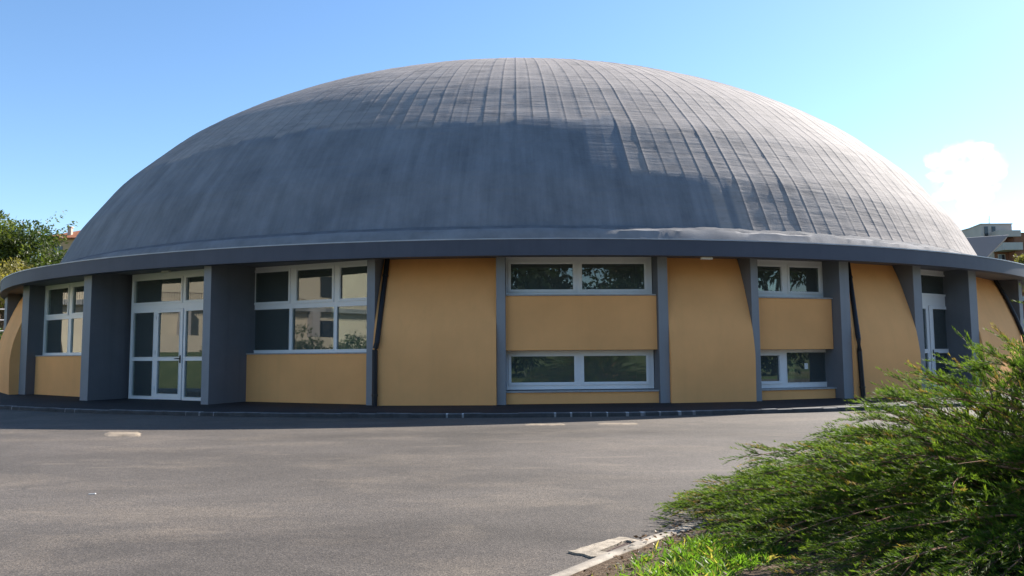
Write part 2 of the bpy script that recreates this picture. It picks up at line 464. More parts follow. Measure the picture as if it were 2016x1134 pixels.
# wavy lower hem of the membrane
zz[0] += .03 * np.sin(U[0] * 1.7) + .02 * np.sin(U[0] * 4.3 + 1); 
st, ct = np.sin(np.radians(thetas))[None, :], np.cos(np.radians(thetas))[None, :]
V = np.stack([rr * st, -rr * ct, zz + 0 * st], 2).reshape(-1, 3)
i_, k_ = np.meshgrid(np.arange(NR - 1), np.arange(NT), indexing='ij'); k2 = (k_ + 1) % NT
F = np.stack([i_ * NT + k_, i_ * NT + k2, (i_ + 1) * NT + k2, (i_ + 1) * NT + k_], 2).reshape(-1, 4)
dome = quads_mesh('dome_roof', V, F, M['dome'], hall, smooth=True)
ca_ = dome.data.color_attributes.new('shade_zone', 'FLOAT_COLOR', 'POINT')
c4_ = np.ones((len(V), 4), np.float32); c4_[:, :3] = shade_zone.reshape(-1)[:, None]; ca_.data.foreach_set('color', c4_.ravel())
uvl = dome.data.uv_layers.new(name='UVMap')
li = np.empty(len(dome.data.loops), np.int32); dome.data.loops.foreach_get('vertex_index', li)
uu = np.tile(np.radians(thetas) * 15., NR); vv = np.repeat(arc, NT)
uvl.data.foreach_set('uv', np.stack([uu[li], vv[li]], 1).astype(np.float32).ravel())

def ring(name, sections, m, parent, n=720, smooth=True, jit=0., uvs=False):
    """closed ring: sections = function th -> list of (r, z) profile points"""
    V = []; F = []; k0 = len(sections(0))
    for k in range(n):
        th = -180 + 360 * k / n
        for (r, z) in sections(th):
            p = pol(th, r); V.append((p.x, p.y, z + (rnd.uniform(-jit, jit) if jit else 0)))
    for k in range(n):
        for q in range(k0 - 1):
            a = k * k0 + q; b = ((k + 1) % n) * k0 + q
            F.append((a, b, b + 1, a + 1))
    o = quads_mesh(name, V, F, m, parent, smooth=smooth)
    if smooth: o.data.set_sharp_from_angle(angle=rad(25))
    if uvs:
        l = o.data.uv_layers.new(name='UVMap')
        uvd = np.zeros((len(o.data.loops), 2), np.float32)
        for i, lp in enumerate(o.data.loops):
            co = o.data.vertices[lp.vertex_index].co; uvd[i] = (math.atan2(co.x, -co.y) * 15., co.z * 3 - 20)
        l.data.foreach_set('uv', uvd.ravel())
    return o

def wob(th, s):
    k = .25 + .75 * min(1, max(0, (th - 2) / 14)) if th < 100 else 1.
    return k * (.018 * math.sin(th * .31 * s + 1.3) + .012 * math.sin(th * .83 * s) + .008 * math.sin(th * 2.1 * s + 2))
ring('roof_skirt', lambda th: [(eave_r(th) - .012, 3.508), (20.2, 3.525), (19.66, 3.55), (19.53, 3.62 + .5 * wob(th, 1)), (19.43, 3.76 + .7 * wob(th, 1.4)), (19.34, 3.90 + .8 * wob(th, 2.2)), (19.25, 3.96 + wob(th, 1.7)), (18.95, 3.97)], M['skirt'], hall, 900)
ring('hem_strip', lambda th: [(19.24, 3.905 + .5 * wob(th, 2.2)), (19.285, 3.915 + .5 * wob(th, 2.2)), (19.25, 3.955 + .6 * wob(th, 2.9)), (19.08, 4.05 + .8 * wob(th, 2.9))], M['hem'], hall, 900)
ring('eave_fascia', lambda th: [(eave_r(th) - .22, 3.15), (eave_r(th), 3.15), (eave_r(th), 3.50), (eave_r(th) - .3, 3.50)], M['fascia'], hall, 720)
ring('eave_flashing', lambda th: [(eave_r(th) + .003, 3.488), (eave_r(th) + .016, 3.488), (eave_r(th) + .016, 3.512), (eave_r(th) - .12, 3.53)], M['flash'], hall, 720, jit=.002)
ring('soffit', lambda th: [(eave_r(th) - .2205, 3.16), (eave_r(th) - .222, 3.262), (17.4, 3.262)], M['soffit'], hall, 360)
ring('inner_wall', lambda th: [(15.4, -.1), (15.4, 3.4), (17.4, 3.4)], M['inner'], hall, 120)
ring('inner_floor', lambda th: [(14.0, .02), (18.3, .02)], M['inner'], hall, 120)

# pillars: radial fins; right front corner, front tilt (deg), front width, depth
FIN = [((-17.35, -10.65), 46, .40, 1.2), ((-14.61, -13.80), 33, .40, 1.9), ((-10.84, -17.24), 30, .34, 2.6), ((-7.02, -19.17), 24, .23, 2.4),
       ((-3.13, -19.84), 11, .19, 2.0), ((-.255, -20.0), 1, .20, 2.0), ((3.335, -19.74), -6, .225, 2.0), ((5.455, -19.35), -14, .185, 2.0),
       ((7.84, -18.57), -19.5, .28, 2.0), ((10.10, -17.50), -26, .30, 2.0), ((12.36, -15.99), -31, .37, 2.0), ((15.75, -12.65), -44, .40, 1.4)]
fr = []                                           # (left corner, right corner, inward dir)
for (x, y), t, w, dep in FIN:
    r_ = Vector((x, y)); u = Vector((math.cos(rad(t)), -math.sin(rad(t)))); inn = Vector((math.sin(rad(t)), math.cos(rad(t))))
    l_ = r_ - u * w; fr.append((l_, r_, inn))
    b = MB(); b.plan([l_, r_, r_ + inn * dep, l_ + inn * dep], -.1, 3.259)
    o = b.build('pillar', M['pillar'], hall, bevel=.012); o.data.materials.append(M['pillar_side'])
    for f_ in o.data.polygons:                        # cheeks darker than the front edge
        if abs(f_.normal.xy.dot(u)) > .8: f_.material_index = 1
# the rest of the ring, out of the photograph, in the same rhythm
rest = [62 + 9.15 * k for k in range(26)]
for th in rest:
    p = pol(th, 20.15); t = -th; u = Vector((math.cos(rad(t)), -math.sin(rad(t)))); inn = -pol(th, 1)
    b = MB(); b.plan([p - u * .14, p + u * .14, p + u * .14 + inn * 1.6, p - u * .14 + inn * 1.6], -.1, 3.259)
    b.build('pillar', M['pillar'], hall)

PROF = [(-.1, 0.), (.62, .02), (1.03, .025), (1.32, -.01), (1.58, -.05), (1.85, -.12), (2.12, -.20), (2.38, -.285), (2.65, -.37), (3.0, -.50), (3.259, -.62)]
def panel(L, R, outL, outR, proud, kk=1.0):
    """curved panel between plan anchors L, R; leans back towards the eave"""
    b = MB(); V = []; nC = 9
    for z, o in PROF:
        for c in range(nC):
            t = c / (nC - 1); q = L.lerp(R, t); od = outL.lerp(outR, t).normalized()
            q = q + od * (proud + (o * kk if o < 0 else o)); V.append((q.x, q.y, z))
    n0 = len(V)
    for z, o in PROF:
        for c in range(nC):
            t = c / (nC - 1); q = L.lerp(R, t) - outL.lerp(outR, t).normalized() * 1.3; V.append((q.x, q.y, z))
    F = []; nz = len(PROF)
    for i in range(nz - 1):
        for c in range(nC - 1):
            a = i * nC + c; F += [(a, a + 1, a + nC + 1, a + nC), (n0 + a + 1, n0 + a, n0 + a + nC, n0 + a + nC + 1)]
        a = i * nC; F += [(n0 + a, a, a + nC, n0 + a + nC), (a + nC - 1, n0 + a + nC - 1, n0 + a + 2 * nC - 1, a + 2 * nC - 1)]
    b.add(V, F); return b.build('curved_panel', M['tan'], hall, smooth=True)
def dirs(i, j): return fr[i][1].normalized(), fr[j][0].normalized()
def mkpanel(i, j, proud, kk=1., gap=.003):
    a, b_ = fr[i][1], fr[j][0]; u = (b_ - a).normalized()
    d0, d1 = dirs(i, j); panel(a + u * gap, b_ - u * gap, d0, d1, proud, kk)
mkpanel(0, 1, .24, 1.15); mkpanel(4, 5, .12, 1.12); mkpanel(6, 7, .07); mkpanel(8, 9, .07); mkpanel(10, 11, .07, 1.1)
allt = [rest[0]] + rest[1:]
for i in range(len(rest) - 1):
    if i % 2 == 0:
        a, b_ = pol(rest[i] + .45, 20.12), pol(rest[i + 1] - .45, 20.12); panel(a, b_, a.normalized(), b_.normalized(), .07)
    else:
        a, b_ = pol(rest[i] + .42, 19.5), pol(rest[i + 1] - .42, 19.5)
        b = MB(); b.plan([a, b_, b_ * .985, a * .985], -.1, 3.259); b.build('rear_wall', M['tan'], hall)

class Bay:
    """a flat wall line in plan: s along, z up, d outwards"""
    def __init__(s, A, B):
        s.A = Vector(A); s.u = (Vector(B) - s.A).normalized(); s.n = Vector((s.u.y, -s.u.x)); s.len = (Vector(B) - s.A).length
    def p(s, a, z, d=0.):
        q = s.A + s.u * a + s.n * d; return Vector((q.x, q.y, z))
    def box(s, mb, a0, a1, z0, z1, d0, d1):
        mb.prism([s.p(a0, z0, d0), s.p(a0, z0, d1), s.p(a1, z0, d1), s.p(a1, z0, d0)], [s.p(a0, z1, d0), s.p(a0, z1, d1), s.p(a1, z1, d1), s.p(a1, z1, d0)])

def grid_frame(bay, mb, rect, holes, d0, d1):
    """plate rect with holes, clean faces only"""
    s0, s1, z0, z1 = rect
    S_ = sorted({s0, s1, *[h[0] for h in holes], *[h[1] for h in holes]}); Z_ = sorted({z0, z1, *[h[2] for h in holes], *[h[3] for h in holes]})
    S_ = [x for x in S_ if s0 - 1e-6 <= x <= s1 + 1e-6]; Z_ = [x for x in Z_ if z0 - 1e-6 <= x <= z1 + 1e-6]
    def solid(i, j):
        if not (0 <= i < len(S_) - 1 and 0 <= j < len(Z_) - 1): return False
        x = (S_[i] + S_[i + 1]) / 2; z = (Z_[j] + Z_[j + 1]) / 2
        return not any(h[0] < x < h[1] and h[2] < z < h[3] for h in holes)
    for i in range(len(S_) - 1):
        for j in range(len(Z_) - 1):
            if not solid(i, j): continue
            a, b, c, d = S_[i], S_[i + 1], Z_[j], Z_[j + 1]
            P = lambda x, z, q: bay.p(x, z, q)
            mb.add([P(a, c, d1), P(b, c, d1), P(b, d, d1), P(a, d, d1)], [(0, 1, 2, 3)])
            mb.add([P(a, c, d0), P(b, c, d0), P(b, d, d0), P(a, d, d0)], [(3, 2, 1, 0)])
            for ok, (x0, zz0, x1, zz1) in ((solid(i - 1, j), (a, d, a, c)), (solid(i + 1, j), (b, c, b, d)), (solid(i, j - 1), (a, c, b, c)), (solid(i, j + 1), (b, d, a, d))):
                if not ok: mb.add([P(x0, zz0, d0), P(x1, zz1, d0), P(x1, zz1, d1), P(x0, zz0, d1)], [(0, 1, 2, 3)])

def window(bay, rect, glass, sash, name='window', label=None):
    """frame with raised casements round some panes; panes as one sub-part"""
    f = MB(); grid_frame(bay, f, rect, glass, -.05, .012)
    for k, g in enumerate(glass):
        w = .05 if k in sash else .016
        outer = (g[0] - w, g[1] + w, g[2] - w, g[3] + w)
        grid_frame(bay, f, outer, [g], .0125, .034 if k in sash else .02)
        if k in sash:
            bead = (g[0], g[1], g[2], g[3]); w2 = .012
            grid_frame(bay, f, bead, [(g[0] + w2, g[1] - w2, g[2] + w2, g[3] - w2)], -.01, .018)
    o = f.build(name, M['white'], hall)
    if label: o['label'] = label
    p = MB()
    for g in glass: bay.box(p, g[0] - .004, g[1] + .004, g[2] - .004, g[3] + .004, -.024, -.018)
    p.build('pane', M['glass'], o)
    return o

def sill(bay, par, s0, s1, z, d0, d1, t=.03):
    m = MB(); bay.box(m, s0, s1, z, z + t, d0, d1); m.build('sill', M['sill'], par, bevel=.004)

def wallpart(bay, name, s0, s1, z0, z1, d0, d1, m='tan'):
    b = MB(); bay.box(b, s0, s1, z0, z1, d0, d1); return b.build(name, M[m], hall, bevel=.006)

# bay with three-light window, far left
A = Vector((-14.47, -13.58)); t = rad(36); b1 = Bay(A, A + Vector((math.cos(t), -math.sin(t))) * 4.1)
wallpart(b1, 'sill_wall', -.02, 4.3, -.1, 1.125, -1.0, 0)
w1 = Bay(b1.p(0, 0, -.2).xy, b1.p(4, 0, -.2).xy)
g1 = [(.2, 1.53, 2.36, 3.14), (1.83, 3.1, 2.36, 3.14), (.12, 1.60, 1.23, 2.21), (1.78, 3.2, 1.23, 2.21)]
o = window(w1, (-.02, 4.3, 1.155, 3.259), g1, (0, 1)); sill(w1, o, -.03, 4.3, 1.1255, -.05, .222)
# entrance bay
dr = Bay((-10.17, -16.45), (-7.40, -17.91))
f = MB()
gl = [(.095, 1.91, 2.50, 3.08), (2.09, 2.95, 2.50, 3.08), (.085, .885, 1.085, 2.235), (.085, .885, .085, .985),
      (2.10, 2.95, 1.085, 2.235), (2.10, 2.95, .085, .985)]
leaf = (1.0, 2.015, .0, 2.30)
grid_frame(dr, f, (-.03, 3.2, 0.004, 3.259), gl + [leaf], -.05, .012)
for g in gl[:2]:
    grid_frame(dr, f, (g[0] - .05, g[1] + .05, g[2] - .05, g[3] + .05), [g], .0125, .034)
for g in gl[2:]:
    grid_frame(dr, f, (g[0] - .014, g[1] + .014, g[2] - .014, g[3] + .014), [g], .0125, .02)
sl = f.build('window_screen', M['white'], hall)
p = MB()
for g in gl: dr.box(p, g[0] - .004, g[1] + .004, g[2] - .004, g[3] + .004, -.024, -.018)
p.build('pane', M['glass'], sl)
def door(bay, s0, s1, z1, gls, hs, hdir):
    f = MB(); grid_frame(bay, f, (s0 + .006, s1 - .006, .012, z1 - .006), gls, -.03, .035)
    for g in gls: grid_frame(bay, f, (g[0] - .014, g[1] + .014, g[2] - .014, g[3] + .014), [g], .0355, .043)
    o = f.build('glass_door', M['white'], hall)
    p = MB()
    for g in gls: bay.box(p, g[0] - .004, g[1] + .004, g[2] - .004, g[3] + .004, .0, .006)
    p.build('pane', M['glass'], o)
    h = MB(); bay.box(h, hs - .02, hs + .02, .93, 1.12, .0355, .047)
    h.tube([bay.p(hs, 1.04, .046), bay.p(hs, 1.04, .09)], .011)
    h.tube([bay.p(hs - hdir * .012, 1.04, .09), bay.p(hs + hdir * .07, 1.042, .095), bay.p(hs + hdir * .145, 1.036, .088)], .012)
    h.tube([bay.p(hs, .965, .046), bay.p(hs, .965, .06)], .014)
    h.build('door_handle', M['black'], o)
    for z in (.25, 1.15, 2.05):
        k = MB(); k.tube([bay.p(s0 + .01 if hdir < 0 else s1 - .01, z, .05), bay.p(s0 + .01 if hdir < 0 else s1 - .01, z + .1, .05)], .012)
        k.build('hinge', M['white'], o)
door(dr, 1.0, 2.015, 2.30, [(1.10, 1.905, 1.085, 2.215), (1.10, 1.905, .155, .985)], 1.955, -1)
# bay left of the wide orange panel
b2 = Bay((-6.64, -18.05), (-3.24, -19.6))
wallpart(b2, 'sill_wall', -.03, 3.74, -.1, 1.125, -.9, 0)
w2 = Bay(b2.p(0, 0, -.25).xy, b2.p(3, 0, -.25).xy)
g2 = [(.10, 1.165, 2.385, 3.135), (1.40, 2.46, 2.385, 3.135), (2.68, 3.62, 2.385, 3.135), (.045, 1.195, 1.23, 2.215), (1.285, 2.51, 1.23, 2.215), (2.60, 3.68, 1.23, 2.215)]
o = window(w2, (-.05, 3.8, 1.155, 3.259), g2, (0, 1, 2)); sill(w2, o, -.08, 3.75, 1.1255, -.05, .275)
# bay with two long ribbons, facing the camera
b3 = Bay((-.27, -19.85), (3.12, -19.645))
wallpart(b3, 'spandrel', .0, 3.37, 1.165, 2.36, -.9, 0); wallpart(b3, 'plinth', .0, 3.40, -.1, .245, -.9, 0)
w3 = Bay(b3.p(0, 0, -.3).xy, b3.p(3, 0, -.3).xy)
o = window(w3, (.01, 3.345, 2.40, 3.259), [(.14, 1.565, 2.515, 3.115), (1.745, 3.19, 2.515, 3.115)], (0, 1), label='wide upper ribbon window of two dark panes'); sill(w3, o, .0, 3.36, 2.363, -.05, .328)
o = window(w3, (.01, 3.345, .30, 1.163), [(.135, 1.565, .445, 1.045), (1.76, 3.19, .445, 1.045)], (0, 1), label='wide lower ribbon window of two panes near the ground'); sill(w3, o, .0, 3.385, .2475, -.05, .335, .034)
# narrower bay with two short ribbons
b4 = Bay((5.47, -19.08), (7.34, -18.457))
wallpart(b4, 'spandrel', -.05, 2.11, 1.15, 2.33, -.9, 0); wallpart(b4, 'plinth', -.05, 2.11, -.1, .215, -.9, 0)
w4 = Bay(b4.p(0, 0, -.3).xy, b4.p(1.8, 0, -.3).xy)
o = window(w4, (-.05, 2.185, 2.37, 3.259), [(.1, .94, 2.51, 3.115), (1.155, 2.02, 2.51, 3.115)], (0, 1), label='short upper window of two panes'); sill(w4, o, -.05, 2.14, 2.333, -.05, .328)
o = window(w4, (-.05, 2.20, .255, 1.148), [(.08, .79, .40, 1.02), (1.0, 2.14, .37, 1.075)], (0,), label='short lower window with a small white notice'); sill(w4, o, -.05, 2.15, .2175, -.05, .335, .034)
nt_ = MB(); w4.box(nt_, 1.52, 1.62, .68, .82, -.0175, -.0165); nt_.build('notice', M['paper'], o)
# glazed door on the right
b5 = Bay(pol(30, 19.5), pol(36.9, 19.5))
f = MB()
gl = [(.3, 2.46, 2.62, 3.11), (.3, 1.355, 1.14, 2.21), (.3, 1.355, .1, 1.03)]
leaf = (1.47, 2.64, .0, 2.30)
grid_frame(b5, f, (.0, 2.72, .004, 3.259), gl + [leaf], -.05, .012)
grid_frame(b5, f, (gl[0][0] - .05, gl[0][1] + .05, gl[0][2] - .05, gl[0][3] + .05), [gl[0]], .0125, .034)
sl = f.build('window_screen', M['white'], hall)
p = MB()
for g in gl: b5.box(p, g[0] - .004, g[1] + .004, g[2] - .004, g[3] + .004, -.024, -.018)
p.build('pane', M['glass'], sl)
door(b5, 1.47, 2.64, 2.30, [(1.635, 2.54, 1.14, 2.21), (1.635, 2.54, .15, 1.03)], 1.56, 1)

# downpipes
def downpipe(pts, r=.05):
    b = MB(); b.tube(pts, r, 14); o = b.build('downpipe', M['pipe'], hall, smooth=True)
    for i in (1, len(pts) - 2):
        k = MB(); p = pts[i]; d = (pts[i + 1] - pts[i - 1]).normalized()
        k.tube([p - d * .02, p + d * .02], r + .012, 14)
        nrm_ = Vector((p.x, p.y, 0)).normalized()
        k.tube([p, p - nrm_ * .12], .01, 6)
        k.build('pipe_bracket', M['black'], o)
def on_panel(i, j, t, z, proud, kk, clear):
    a, b_ = fr[i][1], fr[j][0]; q = a.lerp(b_, t); od = dirs(i, j)[0].lerp(dirs(i, j)[1], t).normalized()
    o = np.interp(z, [p[0] for p in PROF], [p[1] * (kk if p[1] < 0 else 1) for p in PROF]); q = q + od * (proud + float(o) + clear)
    return Vector((q.x, q.y, z))
def run(i, j, proud, kk, keys):
    P_ = [on_panel(i, j, t, z, proud, kk, c) for t, z, c in keys]; out = []
    for a, b_ in zip(P_[:-1], P_[1:]):
        out += [a.lerp(b_, k / 5) for k in range(5)]
    return out + [P_[-1]]
downpipe(run(4, 5, .12, 1.12, [(.0444, 3.25, .08), (.0446, 1.36, .09), (.029, 1.2, .075), (.0289, -.02, .07)]), .058)
downpipe(run(8, 9, .07, 1., [(.2277, 3.25, .08), (.0318, 1.38, .085), (.0622, -.02, .07)]), .056)
downpipe([on_panel(10, 11, tt, z, .07, 1.1, .07) for tt, z in ((.93, 3.3), (.94, 2.7), (.95, 2.1), (.96, 1.5), (.965, 1.), (.97, .5), (.97, -.02))], .055)

# bulkhead lamps under the eave
for p, th in ((at(1393, 503.5, 16.7), 12), (at(356, 541, 20.0), -25)):
    u = Vector((math.cos(rad(th)), math.sin(rad(th)), 0)); n_ = Vector((math.sin(rad(th)), -math.cos(rad(th)), 0))
    zt_ = 3.15 if th > 0 else 3.261
    c = Vector((p.x, p.y, 0)); c = c.normalized() * (20.6 if th > 0 else 19.55)
    b = MB(); b.box(c - u * .13 + Vector((0, 0, zt_ - .055)), u * .26, -n_ * .09, Vector((0, 0, .055)))
    o = b.build('lamp', M['lampw'], hall, bevel=.015)

# slate porch roof on the far right flank, its gable end rising over the eave
pts = [at(1895, 468.5, 31.5), at(1986, 462.5, 31.5), at(1938, 511, 31.5), at(1905, 514, 31.5)]
off_ = (pts[0] - CAM).normalized() * 2.4; off_.z = .12
b = MB(); b.prism(pts, [q + off_ for q in pts]); b.build('porch_roof', M['sail'], hall, bevel=.02)

# ------------------------------------------------------------------ small things on the tarmac
def hit_lot(px, py):
    d = RR * ((px - 1008) / FPX) + UU * (-(py - 567) / FPX) + FF; z = -.12
    for _ in range(20):
        t = (z - CAM.z) / d.z; p = CAM + d * t; z = lot_z(p.x, p.y)
    return Vector((p.x, p.y, z))

def slab(pts, h, up=.0):
    return [Vector((p.x, p.y, lot_z(p.x, p.y) + up)) for p in pts], [Vector((p.x, p.y, lot_z(p.x, p.y) + up + h)) for p in pts]

# drain with iron grate beside the planting bed
dra = empty('drain', (.68, -31.3, -.265)); tag(dra, 'rusty iron drain grate in a chipped concrete surround by the bed kerb', 'drain')
oa, ob, oc, od_ = Vector((.34, -31.40, 0)), Vector((.735, -31.02, 0)), Vector((.915, -31.15, 0)), Vector((.55, -31.59, 0))
ia, ib, ic, id_ = Vector((.545, -31.43, 0)), Vector((.765, -31.15, 0)), Vector((.865, -31.215, 0)), Vector((.655, -31.50, 0))
b = MB()
outer = [oa, od_, oc, ob]; inner = [ia, id_, ic, ib]
zt_ = lambda p, h: Vector((p.x, p.y, lot_z(p.x, p.y) + h))
nseg = 9; V0 = []; rndj = random.Random(3)
for k in range(4):
    for q in range(nseg):
        t = q / nseg; V0.append((outer[k].lerp(outer[(k + 1) % 4], t) + Vector((rndj.uniform(-.012, .012), rndj.uniform(-.012, .012), 0)), inner[k].lerp(inner[(k + 1) % 4], t) + Vector((rndj.uniform(-.005, .005), rndj.uniform(-.005, .005), 0))))
nV = len(V0)
for k in range(nV):
    (o0, i0), (o1, i1) = V0[k], V0[(k + 1) % nV]
    b.add([zt_(o0, -.03), zt_(o1, -.03), zt_(o1, .014), zt_(o0, .014)], [(0, 1, 2, 3)])
    b.add([zt_(o0, .014), zt_(o1, .014), zt_(i1, .022), zt_(i0, .022)], [(0, 1, 2, 3)])
    b.add([zt_(i0, .022), zt_(i1, .022), zt_(i1, -.06), zt_(i0, -.06)], [(0, 1, 2, 3)])
b.build('surround', M['concrete'], dra)
b = MB()
for k in range(6):
    t0, t1 = (k + .12) / 6, (k + .66) / 6
    q0, q1, q2, q3 = id_.lerp(ia, t0), ic.lerp(ib, t0), ic.lerp(ib, t1), id_.lerp(ia, t1)
    b.prism([zt_(q, -.03) for q in (q0, q1, q2, q3)], [zt_(q, .008) for q in (q0, q1, q2, q3)])
for t in (.0, .94):
    q0, q1, q2, q3 = id_.lerp(ic, t), id_.lerp(ic, t + .06), ia.lerp(ib, t + .06), ia.lerp(ib, t)
    b.prism([zt_(q, -.035) for q in (q0, q1, q2, q3)], [zt_(q, .004) for q in (q0, q1, q2, q3)])
b.prism([zt_(q, -.09) for q in inner], [zt_(q, -.055) for q in inner])
b.build('grate', M['iron'], dra)

def cover(name, px0, px1, py0, py1, label, grp=None, dome_h=.02, m='cover'):
    a, b_, c, d = hit_lot(px0, py1), hit_lot(px1, py1), hit_lot(px1, py0), hit_lot(px0, py0)
    cen = (a + b_ + c + d) / 4
    V = []; nx, ny = 14, 7; F = []
    for j in range(ny):
        for i in range(nx):
            u_, v_ = i / (nx - 1), j / (ny - 1)
            p = a.lerp(b_, u_).lerp(d.lerp(c, u_), v_)
            e = min(1, 4 * min(u_, 1 - u_), 3 * min(v_, 1 - v_))
            V.append((p.x + rnd.uniform(-.02, .02), p.y + rnd.uniform(-.02, .02), lot_z(p.x, p.y) - .01 + (dome_h + .01) * min(1, e * 2) + rnd.uniform(0, .004)))
    for j in range(ny - 1):
        for i in range(nx - 1): F.append((j * nx + i, j * nx + i + 1, (j + 1) * nx + i + 1, (j + 1) * nx + i))
    o = quads_mesh(name, V, F, M[m], smooth=True)
    return tag(o, label, 'manhole cover', grp)
cover('manhole_cover', 204, 280, 852, 859.5, 'pale concrete manhole cover in the sunlit tarmac before the entrance door', None, .022)
cover('manhole_cover', 1030, 1118, 834.5, 838, 'pale strip of concrete cover at the shadow edge below the left of the ribbon windows', None, .006)
cover('manhole_cover', 1172, 1262, 833, 836.5, 'pale strip of concrete cover at the shadow edge below the right of the ribbon windows', None, .006)

# litter
b = MB(); c = hit_lot(180, 974); b.prism([c + Vector((-.03, -.006, .004)), c + Vector((.035, .012, .004)), c + Vector((.035, .022, .004)), c + Vector((-.03, .004, .004))], [c + Vector((-.025, -.004, .010)), c + Vector((.03, .012, .012)), c + Vector((.03, .02, .012)), c + Vector((-.026, .003, .010))])
tag(b.build('litter', M['paper']), 'scrap of white paper lying alone on the sunlit tarmac', 'litter')
b = MB(); c = Vector((6.98, -18.35, .0)); b.tube([c + Vector((-.11, 0, .045)), c + Vector((-.05, .005, .05)), c + Vector((.08, .015, .048)), c + Vector((.12, .02, .04))], [.022, .04, .042, .03], 10)
tag(b.build('litter', M['paper'], smooth=True), 'white crumpled cup on the dark pavement under the short lower window', 'litter')

# ------------------------------------------------------------------ planting bed: kerb, soil, grass, leaves, juniper
kl = [(-.9, -33.35), (.28, -31.915), (.908, -31.15), (1.16, -30.885), (1.713, -30.31), (2.6, -29.4), (3.6, -28.55), (5.2, -27.7), (7.2, -27.2), (10.5, -26.9)]
def smoothline(P, n=6):
    P = [Vector(p) for p in P]; out = []
    for i in range(len(P) - 1):
        p0, p1, p2, p3 = P[max(i - 1, 0)], P[i], P[i + 1], P[min(i + 2, len(P) - 1)]
        for k in range(n):
            t = k / n; out.append(.5 * ((2 * p1) + (p2 - p0) * t + (2 * p0 - 5 * p1 + 4 * p2 - p3) * t * t + (3 * p1 - p0 - 3 * p2 + p3) * t ** 3))
    return out + [P[-1]]
ks = smoothline(kl); b = MB(); V = []; F = []; C = []
for i, p in enumerate(ks):
    d = (ks[min(i + 1, len(ks) - 1)] - ks[max(i - 1, 0)]).normalized(); nn = Vector((d.y, -d.x))
    z = lot_z(p.x, p.y)
    for off, h in ((0, -.05), (.004, .034), (.016, .045), (.098, .047), (.108, .036), (.11, -.05)):
        q = p + nn * (off + rndj.uniform(-.003, .003)); V.append((q.x, q.y, z + h + rndj.uniform(-.003, .003)))
        cc = rndj.uniform(.26, .46) * (.45 if i % 6 == 3 else 1); C.append((cc, cc * .88, cc * .72))
for i in range(len(ks) - 1):
    for q in range(5):
        a = i * 6 + q; F.append((a, a + 1, a + 7, a + 6))
tag(quads_mesh('bed_kerb', V, F, M['kerb'], col=np.array(C)), kind='structure')
V = []; F = []
for i, p in enumerate(ks):
    d = (ks[min(i + 1, len(ks) - 1)] - ks[max(i - 1, 0)]).normalized(); nn = Vector((d.y, -d.x))
    for q in range(8):
        w = (.105, .25, .45, .8, 1.3, 2.2, 4., 8.)[q]
        if i > len(ks) * .6: w *= .8
        g = p + nn * w; V.append((g.x, g.y, lot_z(g.x, g.y) + .028 + .05 * min(1, w) + .012 * math.sin(g.x * 23) * math.sin(g.y * 19)))
for i in range(len(ks) - 1):
    for q in range(7): a = i * 8 + q; F.append((a, a + 8, a + 9, a + 1))
tag(quads_mesh('soil', V, F, M['soil'], smooth=True), kind='structure')

def bed_pts(n, w0, w1, i0, i1):
    out = []
    for _ in range(n):
        t = rng.uniform(i0, i1); i = int(t); p = ks[i].lerp(ks[i + 1], t - i); d = (ks[i + 1] - ks[i]).normalized(); nn = Vector((d.y, -d.x))
        w = rng.uniform(w0, w1); g = p + nn * w; out.append((g.x, g.y, lot_z(g.x, g.y) + .03 + .05 * min(1, w)))
    return np.array(out)
# grass and clover tufts
tufts = bed_pts(900, .20, .95, 1, 15); tufts = tufts[rng.random(900) < np.clip((np.array([min((Vector(t[:2]) - k_).length for k_ in ks) for t in tufts]) - .24) / .3, 0.02, 1)]; P = []; D = []; L = []; W = []; C = []
for tpt in tufts:
    k = rng.integers(7, 16); s = rng.uniform(.45, 1.2)
    for _ in range(k):
        d = np.array([rng.normal(0, .55), rng.normal(0, .55), 1.]); d /= np.linalg.norm(d)
        P.append(tpt + np.array([rng.normal(0, .022), rng.normal(0, .022), -.01])); D.append(d); L.append(rng.uniform(.04, .11) * s); W.append(rng.uniform(.007, .016) * s)
        g = rng.uniform(.7, 1.25); C.append((.115 * g, .215 * g, .028 * g) if rng.random() < .85 else (.3 * g, .26 * g, .09 * g))
P, D, L, W, C = map(np.array, (P, D, L, W, C))
V, F, CC = blades(P, D, L, W, C, np.stack([rng.normal(0, .02, len(P)), rng.normal(0, .02, len(P)), -L * .2], 1))
tag(quads_mesh('grass', V, F, M['grass'], col=CC), kind='stuff')
# dry leaves and chips along the kerb
P = np.concatenate([bed_pts(420, .1, .34, 1, 26), bed_pts(60, -.04, .1, 8, 26)]); n = len(P); P[:, 2] += rng.uniform(.0, .02, n)
P[420:, 2] += .02
D = np.stack([rng.normal(size=n), rng.normal(size=n), rng.normal(0, .25, n)], 1); D /= np.linalg.norm(D, axis=1)[:, None]
g = rng.uniform(.5, 1.3, n)[:, None]; C = np.where(rng.random((n, 1)) < .3, np.array([[.45, .40, .33]]), np.array([[.20, .125, .07]])) * g
V, F, CC = blades(P, D, rng.uniform(.015, .05, n), rng.uniform(.008, .022, n), C)
tag(quads_mesh('leaf_litter', V, F, M['litterleaf'], col=CC), kind='stuff')

